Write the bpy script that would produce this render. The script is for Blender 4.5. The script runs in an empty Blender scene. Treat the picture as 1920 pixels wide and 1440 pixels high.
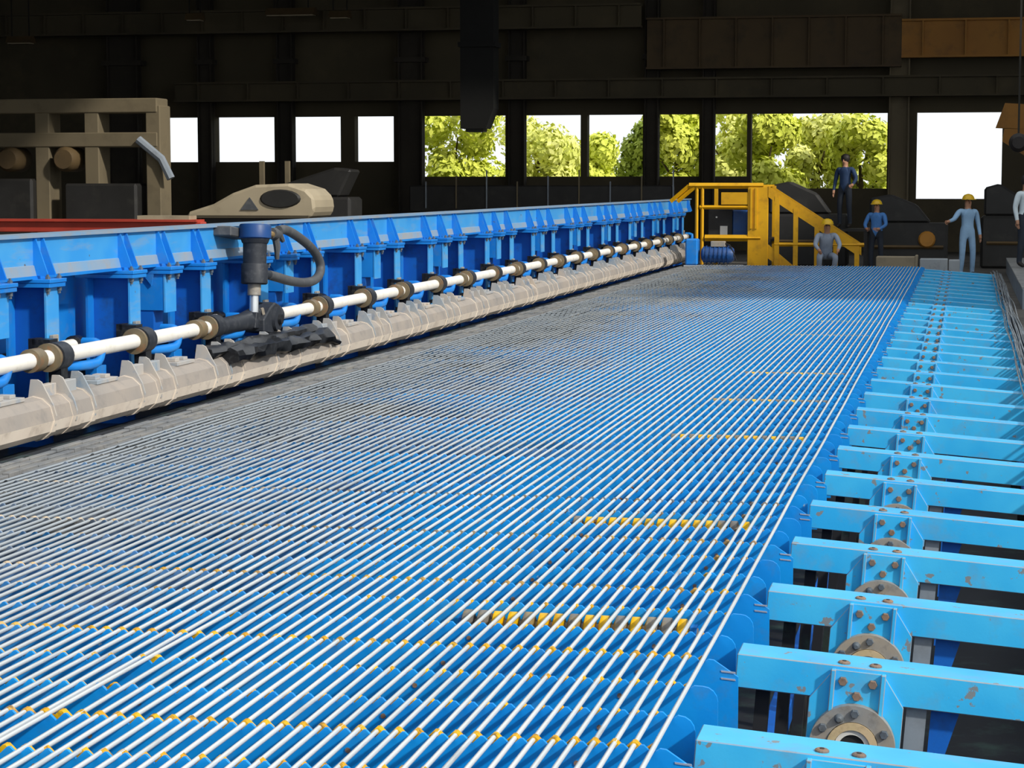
import bpy, bmesh, math, random
from mathutils import Vector, Matrix
random.seed(7)
R = math.radians
PI = math.pi
scene = bpy.context.scene
COL = scene.collection

# ------------------------------------------------------------------ camera
cam_data = bpy.data.cameras.new('camera')
cam_data.sensor_width = 36.0
cam_data.lens = 75.0
cam_data.clip_end = 600
cam = bpy.data.objects.new('camera', cam_data)
COL.objects.link(cam)
cam.location = (0, 0, 1.65)
cam.rotation_euler = (R(90 - 5.370), 0, R(11.973))
scene.camera = cam

# ------------------------------------------------------------------ world, sun, exposure
world = bpy.data.worlds.new('sky')
scene.world = world
world.use_nodes = True
bgn = world.node_tree.nodes['Background']
bgn.inputs[0].default_value = (0.93, 0.97, 1.0, 1)
bgn.inputs[1].default_value = 1.1
sun_data = bpy.data.lights.new('sun', 'SUN')
sun_data.energy = 3.1
sun_data.angle = R(3.0)
sun_data.color = (1.0, 0.95, 0.87)
sun = bpy.data.objects.new('sun', sun_data)
COL.objects.link(sun)
sun.location = (8, -4, 12)
sun.rotation_euler = Vector((-0.72, 0.42, -0.55)).to_track_quat('-Z', 'Y').to_euler()
scene.view_settings.view_transform = 'Standard'
scene.view_settings.look = 'None'
scene.view_settings.gamma = 1.0
scene.view_settings.use_curve_mapping = False
scene.view_settings.exposure = 0.0

# ------------------------------------------------------------------ materials
def srgb(r, g, b):
    f = lambda c: ((c / 255 + 0.055) / 1.055) ** 2.4 if c > 10 else c / 255 / 12.92
    return (f(r), f(g), f(b), 1)

class Nodes:
    def __init__(s, name):
        s.m = bpy.data.materials.new(name); s.m.use_nodes = True
        s.t = s.m.node_tree; s.b = s.t.nodes['Principled BSDF']
        g = s.t.nodes.new('ShaderNodeNewGeometry'); s.pos = g.outputs['Position']
    def link(s, a, b): s.t.links.new(a, b)
    def noise(s, scale, detail=4, rough=.6, stretch=None, vec=None):
        v = vec or s.pos
        if stretch:
            mp = s.t.nodes.new('ShaderNodeMapping'); mp.inputs['Scale'].default_value = stretch
            s.link(v, mp.inputs['Vector']); v = mp.outputs[0]
        n = s.t.nodes.new('ShaderNodeTexNoise')
        n.inputs['Scale'].default_value = scale; n.inputs['Detail'].default_value = detail
        n.inputs['Roughness'].default_value = rough
        s.link(v, n.inputs['Vector']); return n.outputs['Fac']
    def ramp(s, fac, a, b, va=0., vb=1.):
        n = s.t.nodes.new('ShaderNodeMapRange'); n.clamp = True
        n.inputs[1].default_value = a; n.inputs[2].default_value = b
        n.inputs[3].default_value = va; n.inputs[4].default_value = vb
        s.link(fac, n.inputs[0]); return n.outputs[0]
    def mul(s, a, b, op='MULTIPLY'):
        n = s.t.nodes.new('ShaderNodeMath'); n.operation = op; n.use_clamp = op != 'ADD'
        for i, x in enumerate((a, b)):
            if isinstance(x, (int, float)): n.inputs[i].default_value = x
            else: s.link(x, n.inputs[i])
        return n.outputs[0]
    def mix(s, fac, a, b):
        n = s.t.nodes.new('ShaderNodeMix'); n.data_type = 'RGBA'
        if isinstance(fac, (int, float)): n.inputs[0].default_value = fac
        else: s.link(fac, n.inputs[0])
        for i, x in ((6, a), (7, b)):
            if isinstance(x, tuple): n.inputs[i].default_value = x
            else: s.link(x, n.inputs[i])
        return n.outputs[2]
    def sep(s):
        n = s.t.nodes.new('ShaderNodeSeparateXYZ'); s.link(s.pos, n.inputs[0]); return n.outputs
    def color(s, c):
        if isinstance(c, tuple): s.b.inputs['Base Color'].default_value = c
        else: s.link(c, s.b.inputs['Base Color'])
    def bump(s, fac, strength=.2, dist=.005):
        n = s.t.nodes.new('ShaderNodeBump'); n.inputs['Strength'].default_value = strength
        n.inputs['Distance'].default_value = dist
        s.link(fac, n.inputs['Height']); s.link(n.outputs[0], s.b.inputs['Normal'])
    def fin(s, rough=.5, metal=0., spec=.4):
        s.b.inputs['Roughness'].default_value = rough; s.b.inputs['Metallic'].default_value = metal
        s.b.inputs['Specular IOR Level'].default_value = spec
        return s.m

def paint(name, base, var, dirt, dirt_amount=.5, scale=6, rough=.45, chips=None, chip_lo=.66, metal=0., stretch=None):
    n = Nodes(name)
    c = n.mix(n.ramp(n.noise(scale * .35, 3), .35, .65), base, var)
    d = n.ramp(n.noise(scale, 6, .65, stretch), .52, .72, 0, dirt_amount)
    c = n.mix(d, c, dirt)
    if chips:
        k = n.ramp(n.noise(scale * 2.2, 5, .55), chip_lo, chip_lo + .02)
        c = n.mix(k, c, chips)
    n.color(c)
    n.bump(n.noise(scale * 12, 3), .12, .003)
    return n.fin(rough, metal)

M = {}
M['cyan'] = paint('cyan_paint', srgb(44, 174, 238), srgb(66, 190, 243), srgb(104, 160, 196), .6, 6, .42, srgb(126, 136, 142), .645)
M['frame'] = paint('frame_blue', srgb(16, 120, 212), srgb(28, 134, 220), srgb(92, 128, 165), .45, 6, .45, srgb(85, 92, 100), .72)
M['frame_light'] = paint('beam_blue', srgb(52, 150, 224), srgb(74, 164, 226), srgb(128, 158, 184), .7, 4, .5, srgb(96, 98, 100), .70, stretch=(1, .35, 2))
M['dust_blue'] = paint('dusty_blue', srgb(140, 152, 164), srgb(112, 152, 188), srgb(150, 145, 140), .8, 5, .8)
M['deep'] = paint('deep_blue', srgb(8, 92, 186), srgb(14, 104, 198), srgb(40, 60, 90), .6, 5, .55)
M['beige'] = paint('dusty_beige_lit', srgb(240, 228, 212), srgb(228, 214, 198), srgb(178, 164, 150), .7, 6, .85, srgb(136, 112, 92), .70)  # dust colour brightened so the tube's lower facets look lit
M['shaded_dust_top'] = paint('grey_dust_shaded', srgb(162, 152, 142), srgb(148, 142, 136), srgb(128, 125, 122), .7, 5, .9, srgb(120, 100, 84), .71)  # dust grey with painted-in shade for the tube's upper facets
M['worn_edge'] = paint('worn_edge', srgb(150, 156, 160), srgb(120, 160, 190), srgb(150, 124, 100), .7, 9, .6)
M['dust_lug'] = paint('dusty_lug', srgb(190, 178, 164), srgb(150, 160, 168), srgb(90, 130, 165), .8, 5, .8)
M['white'] = paint('white_pipe', srgb(240, 236, 228), srgb(232, 228, 218), srgb(196, 186, 168), .55, 14, .6, srgb(120, 112, 100), .74, stretch=(1, .5, 1))
M['tan'] = paint('oily_tan', srgb(128, 112, 84), srgb(108, 98, 78), srgb(150, 92, 52), .6, 14, .5)
M['black'] = paint('black_rubber', srgb(46, 50, 57), srgb(38, 42, 50), srgb(78, 80, 84), .6, 16, .55)
M['grease'] = paint('black_grease', srgb(22, 24, 28), srgb(32, 34, 38), srgb(70, 72, 76), .6, 22, .35)
M['hose'] = paint('grey_hose', srgb(84, 86, 88), srgb(74, 76, 80), srgb(110, 110, 108), .5, 12, .6)
M['chrome'] = paint('chrome', srgb(225, 228, 230), srgb(210, 214, 218), srgb(170, 172, 176), .3, 14, .25, metal=.6)
M['brass'] = paint('brass', srgb(200, 170, 120), srgb(180, 150, 100), srgb(120, 100, 70), .5, 20, .35, metal=.5)
M['steel'] = paint('worn_steel', srgb(150, 150, 148), srgb(172, 160, 142), srgb(118, 112, 106), .7, 18, .5, metal=.2)
M['bolt'] = paint('rusty_bolt', srgb(150, 122, 100), srgb(120, 110, 104), srgb(96, 70, 52), .7, 30, .55, metal=.2)
M['bolt_dark'] = paint('dark_bolt', srgb(92, 104, 116), srgb(112, 118, 122), srgb(60, 60, 62), .6, 30, .5, metal=.3)
M['ring'] = paint('bearing_ring', srgb(206, 182, 146), srgb(190, 172, 130), srgb(140, 120, 90), .6, 24, .5)
M['grey'] = paint('grey_post', srgb(140, 148, 156), srgb(128, 138, 148), srgb(104, 108, 112), .6, 6, .7)
M['concrete'] = paint('dirty_concrete', srgb(98, 94, 88), srgb(80, 78, 74), srgb(58, 56, 54), .7, 2, .9)
M['pit'] = paint('oily_pit', srgb(34, 36, 40), srgb(26, 28, 32), srgb(64, 92, 80), .6, 3, .8)
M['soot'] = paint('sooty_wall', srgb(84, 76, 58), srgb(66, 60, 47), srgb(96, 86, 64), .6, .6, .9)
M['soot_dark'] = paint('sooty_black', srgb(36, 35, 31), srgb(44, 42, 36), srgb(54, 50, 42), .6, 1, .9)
M['duct_black'] = paint('duct_black', srgb(14, 14, 13), srgb(18, 18, 16), srgb(24, 23, 20), .6, 1, .95)
M['column'] = paint('sooty_column', srgb(58, 52, 44), srgb(46, 42, 36), srgb(70, 64, 54), .6, 1, .85)
M['column_tan'] = paint('tan_column', srgb(120, 108, 84), srgb(108, 98, 78), srgb(84, 76, 60), .6, 1.2, .85)
M['crane'] = paint('crane_orange', srgb(176, 122, 44), srgb(160, 108, 38), srgb(110, 78, 36), .6, 1.5, .6)
M['crane_brown'] = paint('crane_brown', srgb(92, 74, 46), srgb(80, 64, 42), srgb(60, 50, 36), .6, 1.5, .7)
M['yellow'] = paint('yellow_paint', srgb(218, 164, 8), srgb(204, 148, 8), srgb(150, 110, 20), .6, 4, .5)
M['red'] = paint('red_paint', srgb(190, 70, 52), srgb(168, 56, 42), srgb(120, 60, 46), .6, 3, .6)
M['machine_beige'] = paint('machine_beige', srgb(172, 158, 132), srgb(156, 144, 120), srgb(120, 110, 90), .6, 2.5, .6)
M['machine_orange'] = paint('machine_orange', srgb(196, 120, 34), srgb(176, 104, 28), srgb(110, 72, 30), .6, 3, .6)
M['machine_dark'] = paint('machine_dark', srgb(34, 33, 31), srgb(42, 41, 40), srgb(56, 54, 50), .6, 3, .6)
M['motor_blue'] = paint('motor_blue', srgb(30, 78, 140), srgb(24, 66, 124), srgb(70, 90, 116), .6, 5, .45)
M['paper'] = paint('white_label', srgb(228, 226, 220), srgb(220, 218, 210), srgb(200, 196, 186), .3, 5, .7)
M['block'] = paint('pale_block', srgb(150, 136, 112), srgb(136, 126, 106), srgb(110, 102, 88), .6, 3, .9)
M['block_grey'] = paint('grey_block', srgb(168, 172, 176), srgb(150, 156, 160), srgb(90, 92, 94), .6, 3, .9)
M['bark'] = paint('bark', srgb(92, 78, 60), srgb(76, 66, 52), srgb(54, 48, 40), .6, 5, .9)
M['ground'] = paint('dry_ground', srgb(176, 172, 150), srgb(150, 160, 110), srgb(190, 184, 170), .6, .3, .95)
M['skin'] = paint('skin', srgb(186, 138, 108), srgb(176, 128, 100), srgb(160, 112, 86), .3, 8, .6)
M['shirt_pale'] = paint('pale_blue_cloth', srgb(150, 186, 218), srgb(138, 174, 208), srgb(120, 150, 180), .4, 8, .8)
M['shirt_blue'] = paint('blue_cloth', srgb(78, 132, 196), srgb(68, 120, 184), srgb(60, 96, 150), .4, 8, .8)
M['shirt_grey'] = paint('greyblue_cloth', srgb(158, 168, 184), srgb(146, 158, 176), srgb(120, 130, 146), .4, 8, .8)
M['shirt_navy'] = paint('navy_cloth', srgb(44, 66, 100), srgb(36, 56, 88), srgb(30, 40, 60), .4, 8, .8)
M['shirt_white'] = paint('white_cloth', srgb(214, 226, 230), srgb(200, 214, 220), srgb(170, 180, 186), .4, 8, .8)
M['trouser_dark'] = paint('dark_cloth', srgb(44, 50, 60), srgb(36, 42, 52), srgb(60, 62, 66), .4, 8, .85)
M['boots'] = paint('boots', srgb(34, 30, 27), srgb(44, 38, 32), srgb(60, 54, 46), .5, 10, .6)
M['helmet'] = paint('yellow_helmet', srgb(222, 182, 40), srgb(214, 172, 34), srgb(180, 140, 40), .3, 8, .35)
M['hair'] = paint('dark_hair', srgb(34, 28, 24), srgb(26, 22, 20), srgb(50, 42, 36), .4, 20, .6)
M['red_cloth'] = paint('rose_cloth', srgb(206, 128, 118), srgb(196, 118, 108), srgb(170, 100, 92), .3, 8, .8)

def leaf_mat(name, a, b):
    n = Nodes(name)
    n.color(n.mix(n.ramp(n.noise(1.1, 4), .35, .65), a, b))
    n.b.inputs['Transmission Weight'].default_value = 0
    return n.fin(.6, 0, .3)
M['leaf_lime'] = leaf_mat('lime_leaves', srgb(236, 240, 106), srgb(212, 222, 84))
M['leaf_pale'] = leaf_mat('pale_leaves', srgb(244, 244, 150), srgb(222, 228, 110))
M['leaf_green'] = leaf_mat('green_leaves', srgb(190, 204, 80), srgb(156, 176, 70))

# toothed rakes: blue paint that wears into grey scale and soot towards the dusty entry side
n = Nodes('rake_blue')
sx, sy, sz = n.sep()
c = n.mix(n.ramp(n.noise(2.2, 3), .35, .65), srgb(4, 138, 226), srgb(10, 152, 234))
c = n.mix(n.ramp(n.noise(9, 6, .65), .54, .74, 0, .45), c, srgb(70, 120, 168))
c = n.mix(n.ramp(n.noise(16, 5, .6), .70, .73), c, srgb(150, 190, 215))
grad = n.ramp(n.mul(sx, n.ramp(n.noise(.55, 4, .6), .3, .7, -1.3, 1.3), 'ADD'), -2.9, -4.9)
c = n.mix(grad, c, n.mix(n.ramp(n.noise(3.1, 5, .6, (1, .4, 1)), .42, .6), srgb(128, 130, 130), srgb(30, 34, 40)))
n.color(c); n.bump(n.noise(60, 3), .12, .003)
M['rake'] = n.fin(.45)
# yellow strips behind: paint mostly rubbed off to brown further into the bed
n = Nodes('rake_yellow')
sx, sy, sz = n.sep()
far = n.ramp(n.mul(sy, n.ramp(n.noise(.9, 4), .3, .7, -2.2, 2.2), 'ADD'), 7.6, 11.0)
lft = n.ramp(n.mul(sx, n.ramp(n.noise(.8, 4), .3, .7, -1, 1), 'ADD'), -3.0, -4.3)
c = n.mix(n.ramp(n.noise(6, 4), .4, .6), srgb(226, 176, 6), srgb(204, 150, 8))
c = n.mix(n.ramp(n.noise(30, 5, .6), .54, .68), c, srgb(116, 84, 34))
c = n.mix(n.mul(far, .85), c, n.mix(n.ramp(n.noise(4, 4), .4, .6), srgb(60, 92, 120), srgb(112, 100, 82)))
c = n.mix(lft, c, srgb(196, 180, 156))
n.color(c); M['rake_yellow'] = n.fin(.5)
M['roller_yellow'] = paint('roller_yellow', srgb(236, 190, 10), srgb(220, 170, 10), srgb(120, 96, 50), .7, 7, .45)
M['roller_grey'] = paint('roller_grey', srgb(124, 122, 118), srgb(104, 102, 100), srgb(196, 160, 40), .7, 9, .5)
# steel bars
n = Nodes('pale_steel')
sx, sy, sz = n.sep()
c = n.mix(n.ramp(n.noise(2.5, 4, .6, (1, .2, 1)), .35, .65), srgb(226, 230, 230), srgb(206, 212, 214))
c = n.mix(n.ramp(n.noise(14, 4, .6, (1, .12, 1)), .58, .72, 0, .6), c, srgb(150, 156, 160))
c = n.mix(n.ramp(sx, -2.4, -4.6, 0, .8), c, srgb(146, 156, 164))
n.color(c); M['bar'] = n.fin(.38, .25)
n = Nodes('wire_rod'); c = n.mix(n.ramp(n.noise(5, 4, .6, (1, .3, 1)), .4, .6), srgb(150, 158, 164), srgb(110, 118, 126))
n.color(c); M['rod'] = n.fin(.45, .4)
M['skid'] = paint('dusty_skid', srgb(118, 121, 124), srgb(140, 138, 134), srgb(84, 86, 90), .7, 8, .85, srgb(150, 108, 74), .73)
M['grating'] = paint('grating', srgb(150, 150, 148), srgb(130, 132, 132), srgb(100, 100, 98), .6, 5, .7)

# ------------------------------------------------------------------ mesh helpers
class MB:
    def __init__(s): s.v = []; s.f = []; s.mi = []
    def add(s, vs, fs, mi=0):
        o = len(s.v); s.v += [tuple(v) for v in vs]; s.f += [tuple(i + o for i in f) for f in fs]
        s.mi += [mi] * len(fs); return s
    def box(s, x0, x1, y0, y1, z0, z1, mi=0):
        vs = [(x, y, z) for x in (x0, x1) for y in (y0, y1) for z in (z0, z1)]
        return s.add(vs, [(0, 1, 3, 2), (4, 6, 7, 5), (0, 4, 5, 1), (2, 3, 7, 6), (0, 2, 6, 4), (1, 5, 7, 3)], mi)
    def prism(s, pts, axis, a, b, mi=0):
        """polygon pts (2D) extruded along axis 'x','y','z' from a to b"""
        def P(p, t):
            return {'x': (t, p[0], p[1]), 'y': (p[0], t, p[1]), 'z': (p[0], p[1], t)}[axis]
        k = len(pts); vs = [P(p, a) for p in pts] + [P(p, b) for p in pts]
        fs = [tuple(range(k))[::-1], tuple(range(k, 2 * k))] + [(i, (i + 1) % k, k + (i + 1) % k, k + i) for i in range(k)]
        return s.add(vs, fs, mi)
    def lathe(s, prof, axis='y', c=(0, 0, 0), seg=20, mi=0, a0=0., closed=True):
        """prof: list of (t along axis, radius)"""
        vs = []; fs = []
        for t, r in prof:
            for k in range(seg):
                a = a0 + 2 * PI * k / seg; u, w = r * math.cos(a), r * math.sin(a)
                p = {'x': (t, u, w), 'y': (u, t, w), 'z': (u, w, t)}[axis]
                vs.append((p[0] + c[0], p[1] + c[1], p[2] + c[2]))
        for i in range(len(prof) - 1):
            for k in range(seg):
                k2 = (k + 1) % seg
                fs.append((i * seg + k, i * seg + k2, (i + 1) * seg + k2, (i + 1) * seg + k))
        if closed:
            fs.append(tuple(range(seg))[::-1]); m = (len(prof) - 1) * seg; fs.append(tuple(range(m, m + seg)))
        return s.add(vs, fs, mi)
    def ring(s, t0, t1, ro, ri, axis='y', c=(0, 0, 0), seg=24, mi=0):
        vs = []; fs = []
        for t, r in ((t0, ri), (t0, ro), (t1, ro), (t1, ri)):
            for k in range(seg):
                a = 2 * PI * k / seg; u, w = r * math.cos(a), r * math.sin(a)
                p = {'x': (t, u, w), 'y': (u, t, w), 'z': (u, w, t)}[axis]
                vs.append((p[0] + c[0], p[1] + c[1], p[2] + c[2]))
        for i in range(4):
            for k in range(seg):
                k2 = (k + 1) % seg; j = (i + 1) % 4
                fs.append((i * seg + k, i * seg + k2, j * seg + k2, j * seg + k))
        return s.add(vs, fs, mi)
    def tube(s, path, r, seg=8, mi=0):
        path = [Vector(p) for p in path]; rs = r if isinstance(r, (list, tuple)) else [r] * len(path)
        vs = []; fs = []; prev = None
        for i, p in enumerate(path):
            d = (path[min(i + 1, len(path) - 1)] - path[max(i - 1, 0)]).normalized()
            if prev is None:
                up = Vector((0, 0, 1)) if abs(d.z) < .9 else Vector((1, 0, 0))
                u = d.cross(up).normalized()
            else:
                u = (prev - d * prev.dot(d)).normalized()
            prev = u; w = d.cross(u)
            for k in range(seg):
                a = 2 * PI * k / seg; vs.append(p + (u * math.cos(a) + w * math.sin(a)) * rs[i])
        for i in range(len(path) - 1):
            for k in range(seg):
                k2 = (k + 1) % seg
                fs.append((i * seg + k, i * seg + k2, (i + 1) * seg + k2, (i + 1) * seg + k))
        fs.append(tuple(range(seg))[::-1]); m = (len(path) - 1) * seg; fs.append(tuple(range(m, m + seg)))
        return s.add(vs, fs, mi)
    def bar(s, a, b, w, mi=0):
        return s.tube([a, b], w * .7071, 4, mi)
    def mesh(s, name, mats, smooth=None, bevel=0., worn=False):
        me = bpy.data.meshes.new(name); me.from_pydata(s.v, [], s.f)
        mats = mats if isinstance(mats, (list, tuple)) else [mats]
        for m in mats: me.materials.append(M[m])
        if worn: me.materials.append(M['worn_edge'])
        if len(mats) > 1: me.polygons.foreach_set('material_index', s.mi)
        bm = bmesh.new(); bm.from_mesh(me)
        bmesh.ops.recalc_face_normals(bm, faces=bm.faces)
        if bevel:
            es = [e for e in bm.edges if len(e.link_faces) == 2 and e.calc_face_angle(0) > .5]
            bmesh.ops.bevel(bm, geom=es, offset=bevel, segments=1, affect='EDGES', clamp_overlap=True, material=1 if worn else -1)
        bm.to_mesh(me); bm.free()
        if smooth:
            me.shade_smooth(); me.set_sharp_from_angle(angle=R(smooth))
        me.update(); return me
    def build(s, name, mats, parent=None, smooth=None, bevel=0., loc=None, worn=False):
        return link(name, s.mesh(name, mats, smooth, bevel, worn), parent, loc)

def link(name, me, parent=None, loc=None):
    o = bpy.data.objects.new(name, me); COL.objects.link(o)
    if parent: o.parent = parent
    if loc: o.location = loc
    return o
def empty(name, loc=(0, 0, 0), rz=0):
    o = bpy.data.objects.new(name, None); COL.objects.link(o); o.location = loc; o.rotation_euler.z = rz
    o.empty_display_size = .1; return o
def tag(o, label, cat, group=None):
    o['label'] = label; o['category'] = cat; o['kind'] = 'thing'
    if group: o['group'] = group
    return o
def structure(o, label=None, cat=None):
    o['kind'] = 'structure'
    if label: o['label'] = label; o['category'] = cat
    return o
def copy_tree(o, parent=None):
    c = o.copy(); COL.objects.link(c)
    if parent: c.parent = parent
    for ch in o.children: copy_tree(ch, c)
    return c
ONES = 'first second third fourth fifth sixth seventh eighth ninth tenth eleventh twelfth thirteenth fourteenth fifteenth sixteenth seventeenth eighteenth nineteenth'.split()
TENS = ['', '', 'twent', 'thirt', 'fort', 'fift', 'sixt', 'sevent', 'eight', 'ninet']
def nth(k):
    if k < 20: return ONES[k - 1]
    if k < 100:
        t, o = divmod(k, 10)
        return TENS[t] + ('ieth' if o == 0 else 'y-' + ONES[o - 1])
    return 'hundredth' if k == 100 else 'hundred-and-' + nth(k - 100)

PITCH = 0.0602
RAKE = 0.401
BEAM = 3 * RAKE
Y0 = 6.065               # nearest full rake
BED_L, BED_R = -5.20, -0.866
FAR = 43.2
FLOOR = -0.35

# ------------------------------------------------------------------ structure: floor, pit, hall
m = MB()
PX0, PX1, PY0, PY1 = -7.6, 0.75, 1.0, 43.9
for x0, x1, y0, y1 in ((-90, PX0, -20, 170), (PX1, 70, -20, 170), (PX0, PX1, PY1, 170), (PX0, PX1, -20, PY0)):
    m.box(x0, x1, y0, y1, FLOOR - 1.4, FLOOR)
structure(m.build('floor', 'concrete'), 'dirty concrete floor of the hall around the bed', 'floor')
structure(MB().box(PX0, PX1, PY0, PY1, -1.75, -1.6).build('floor_pit', 'pit'), 'dark oily pit bottom under the blue beams', 'floor')
structure(MB().box(-120, 100, 78, 240, FLOOR - .2, FLOOR + .02).build('ground', 'ground'), 'bright dry ground outside beyond the hall', 'ground')

WY = 64.0
OPEN = [(-24.95, -23.6), (-23.1, -21.15), (-20.6, -19.0), (-18.55, -17.3), (-16.46, -13.78), (-13.3, -11.45),
        (-11.25, -9.55), (-9.17, -7.85), (-7.45, -6.42), (-6.3, -2.3), (-1.45, 1.0)]
SILL, HEAD = 1.86, 3.72
m = MB()
m.box(-60, 40, WY, WY + .4, HEAD, 10.5)
xs = [-60] + [x for o in OPEN for x in o] + [40]
for i in range(0, len(xs), 2):
    m.box(xs[i], xs[i + 1], WY, WY + .4, FLOOR, HEAD)
for i, (x0, x1) in enumerate(OPEN[:-2]):
    m.box(x0, x1, WY, WY + .4, FLOOR, 2.32 if i < 4 else SILL)
m.box(OPEN[-2][0], OPEN[-2][1], WY, WY + .4, FLOOR, 1.5)
m.box(OPEN[-1][0], OPEN[-1][1], WY, WY + .4, FLOOR, 1.2)
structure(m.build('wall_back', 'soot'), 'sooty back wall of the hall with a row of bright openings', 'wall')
structure(MB().box(-60, 9, 47, 76, 10.0, 10.4).box(9, 45, 23, 76, 10.0, 10.4).box(-60, -9.0, -20, 47, 10.0, 10.4).build('ceiling', 'soot_dark'), 'dark sooty hall roof, unseen, shaped to shade the far right bed', 'ceiling')  # outline cut so its shadow darkens the far right bed, sparing the left machine
structure(MB().box(-9.2, -9.0, -20, 23, 3.9, 9.98).build('wall_sun_blocker', 'soot_dark'), 'added unseen dark curtain keeping sun off the left background', 'wall')  # sun blocker added out of view, shades the things behind the left machine
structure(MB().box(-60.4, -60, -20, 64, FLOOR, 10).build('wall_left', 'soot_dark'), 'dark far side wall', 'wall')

def hcol(x, y, w, z1, mat, label):
    o = MB().box(x - w / 2, x + w / 2, y - .02, y + .02, FLOOR, z1).box(x - w / 2, x - w / 2 + .04, y - .18, y + .18, FLOOR, z1) \
        .box(x + w / 2 - .04, x + w / 2, y - .18, y + .18, FLOOR, z1)
    root = empty('hall_column', (0, 0, 0))
    o.build('shaft', mat, root)
    MB().box(x - w * .7, x + w * .7, y - .28, y + .28, FLOOR, FLOOR + .06).build('base_plate', mat, root)
    MB().box(x - w * .65, x + w * .65, y - .24, y + .24, HEAD + 1.6, HEAD + 1.75).build('cap_plate', mat, root)
    return tag(root, label, 'column', 'columns of the hall')
COLS = [(-25.9, 1.0, 'column', 'wide dark column left of the leftmost white opening'),
        (-23.2, .45, 'column', 'dark column between the two leftmost white openings'),
        (-20.6, .5, 'column', 'dark column right of the second white opening'),
        (-16.6, .75, 'column', 'dark column just left of the first green opening'),
        (-13.3, .5, 'column', 'dark column under the black hanging duct'),
        (-9.2, .42, 'column', 'tall dark column left of the yellow platform'),
        (-7.5, .36, 'column', 'thin dark column above the yellow platform'),
        (-1.95, .58, 'column_tan', 'pale tan column left of the white gate opening')]
for x, w, mt, lb in COLS: hcol(x, WY - .5, w, 9.98, mt, lb)

def girder(x0, x1, y, z0, z1, mat, label, n):
    r = empty('crane_girder', ((x0 + x1) / 2, y, z0))
    cx = (x0 + x1) / 2; hw = (x1 - x0) / 2; hz = z1 - z0
    MB().box(-hw, hw, -.02, .02, .06, hz - .06).build('web', mat, r)
    MB().box(-hw, hw, -.2, .2, 0, .06).build('flange', mat, r)
    MB().box(-hw, hw, -.2, .2, hz - .06, hz).build('flange', mat, r)
    for k in range(n):
        x = -hw + (k + .5) * 2 * hw / n
        MB().box(x - .02, x + .02, -.18, -.02, .06, hz - .06).build('stiffener', mat, r)
    return tag(r, label, 'girder')
girder(-9.3, -1.9, 63.05, 5.0, 6.5, 'crane_brown', 'brown crane girder across the top between two columns', 7)
girder(-1.9, 6.5, 63.05, 5.25, 6.35, 'crane', 'orange crane girder at the top right corner', 7)
girder(-30, -9.4, 62.6, 6.2, 6.9, 'soot', 'long sooty girder across the dark upper left', 16)
girder(-24, 8, 62.95, 4.15, 4.75, 'soot', 'long sooty lintel girder above the bright openings', 20)

r = empty('hanging_duct', (-11.85, 52, 3.0))
MB().prism([(-.42, .0), (.22, .0), (.42, .5), (.42, 7), (-.42, 7)], 'y', -.3, .3).build('duct', 'duct_black', r)
MB().box(-.47, .47, -.35, .35, 2.0, 2.12).build('collar', 'duct_black', r)
MB().box(-.3, .14, -.22, .22, -.08, .0).build('outlet', 'machine_dark', r)
tag(r, 'black duct hanging from the roof left of the middle', 'duct')

for px_, z, w, lb in ((-22.6, 6.5, .5, 'dim tan roof lamp, leftmost of the row at the top'), (-19.6, 6.6, 1.5, 'long dim tan roof lamp, second of the row at the top'),
                  (-18.1, 6.5, .6, 'dim tan roof lamp, third of the row at the top'), (-13.9, 6.6, .9, 'dim tan roof lamp, rightmost of the row at the top'),
                  (-28.2, 5.9, .8, 'dim tan roof lamp alone at the far left')):
    r = empty('roof_lamp', (px_, 61, z))
    MB().prism([(-.22, 0), (.22, 0), (.1, .2), (-.1, .2)], 'x', -w / 2, w / 2).build('lamp_shade', 'crane_brown', r)
    for s in (-1, 1): MB().box(s * w * .35 - .015, s * w * .35 + .015, -.015, .015, .2, 10 - z).build('hanger', 'soot_dark', r)
    MB().box(-w / 2 + .04, w / 2 - .04, -.16, .16, -.03, 0).build('diffuser', 'machine_beige', r)
    tag(r, lb, 'lamp', 'roof lamps')

# ------------------------------------------------------------------ trees outside
def tree(x, y, h, rad, leaf, label):
    r = empty('tree', (x, y, FLOOR))
    rnd = random.Random(int(x * 31 + y))
    mb = MB().tube([(0, 0, 0), (.05, .05, h * .3), (-.04, 0, h * .6)], [.16, .12, .06], 7)
    for k in range(4):
        a = k * 1.7; mb.tube([(0, 0, h * (.25 + .07 * k)), (math.cos(a) * rad * .5, math.sin(a) * rad * .5, h * (.5 + .06 * k))], [.07, .03], 5)
    mb.build('trunk', 'bark', r, 40)
    lb = MB()
    blobs = [(Vector((rnd.uniform(-.6, .6) * rad, rnd.uniform(-.6, .6) * rad, h * rnd.uniform(.25, .9))), rad * rnd.uniform(.35, .6)) for _ in range(13)]
    for c, br in blobs:
        for _ in range(480):
            d = Vector((rnd.gauss(0, 1), rnd.gauss(0, 1), rnd.gauss(0, 1))).normalized()
            p = c + d * br * rnd.uniform(.65, 1.0)
            u = Vector((rnd.gauss(0, 1), rnd.gauss(0, 1), rnd.gauss(0, 1))).normalized(); v = d.cross(u).normalized(); u = v.cross(d + u * .5).normalized()
            s = rnd.uniform(.10, .20)
            lb.add([p - u * s, p + v * s * .55, p + u * s, p - v * s * .55], [(0, 1, 2, 3)])
    lo = lb.build('foliage', leaf, r); lo['kind'] = 'stuff'
    return tag(r, label, 'tree', 'trees outside the hall')
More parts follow.
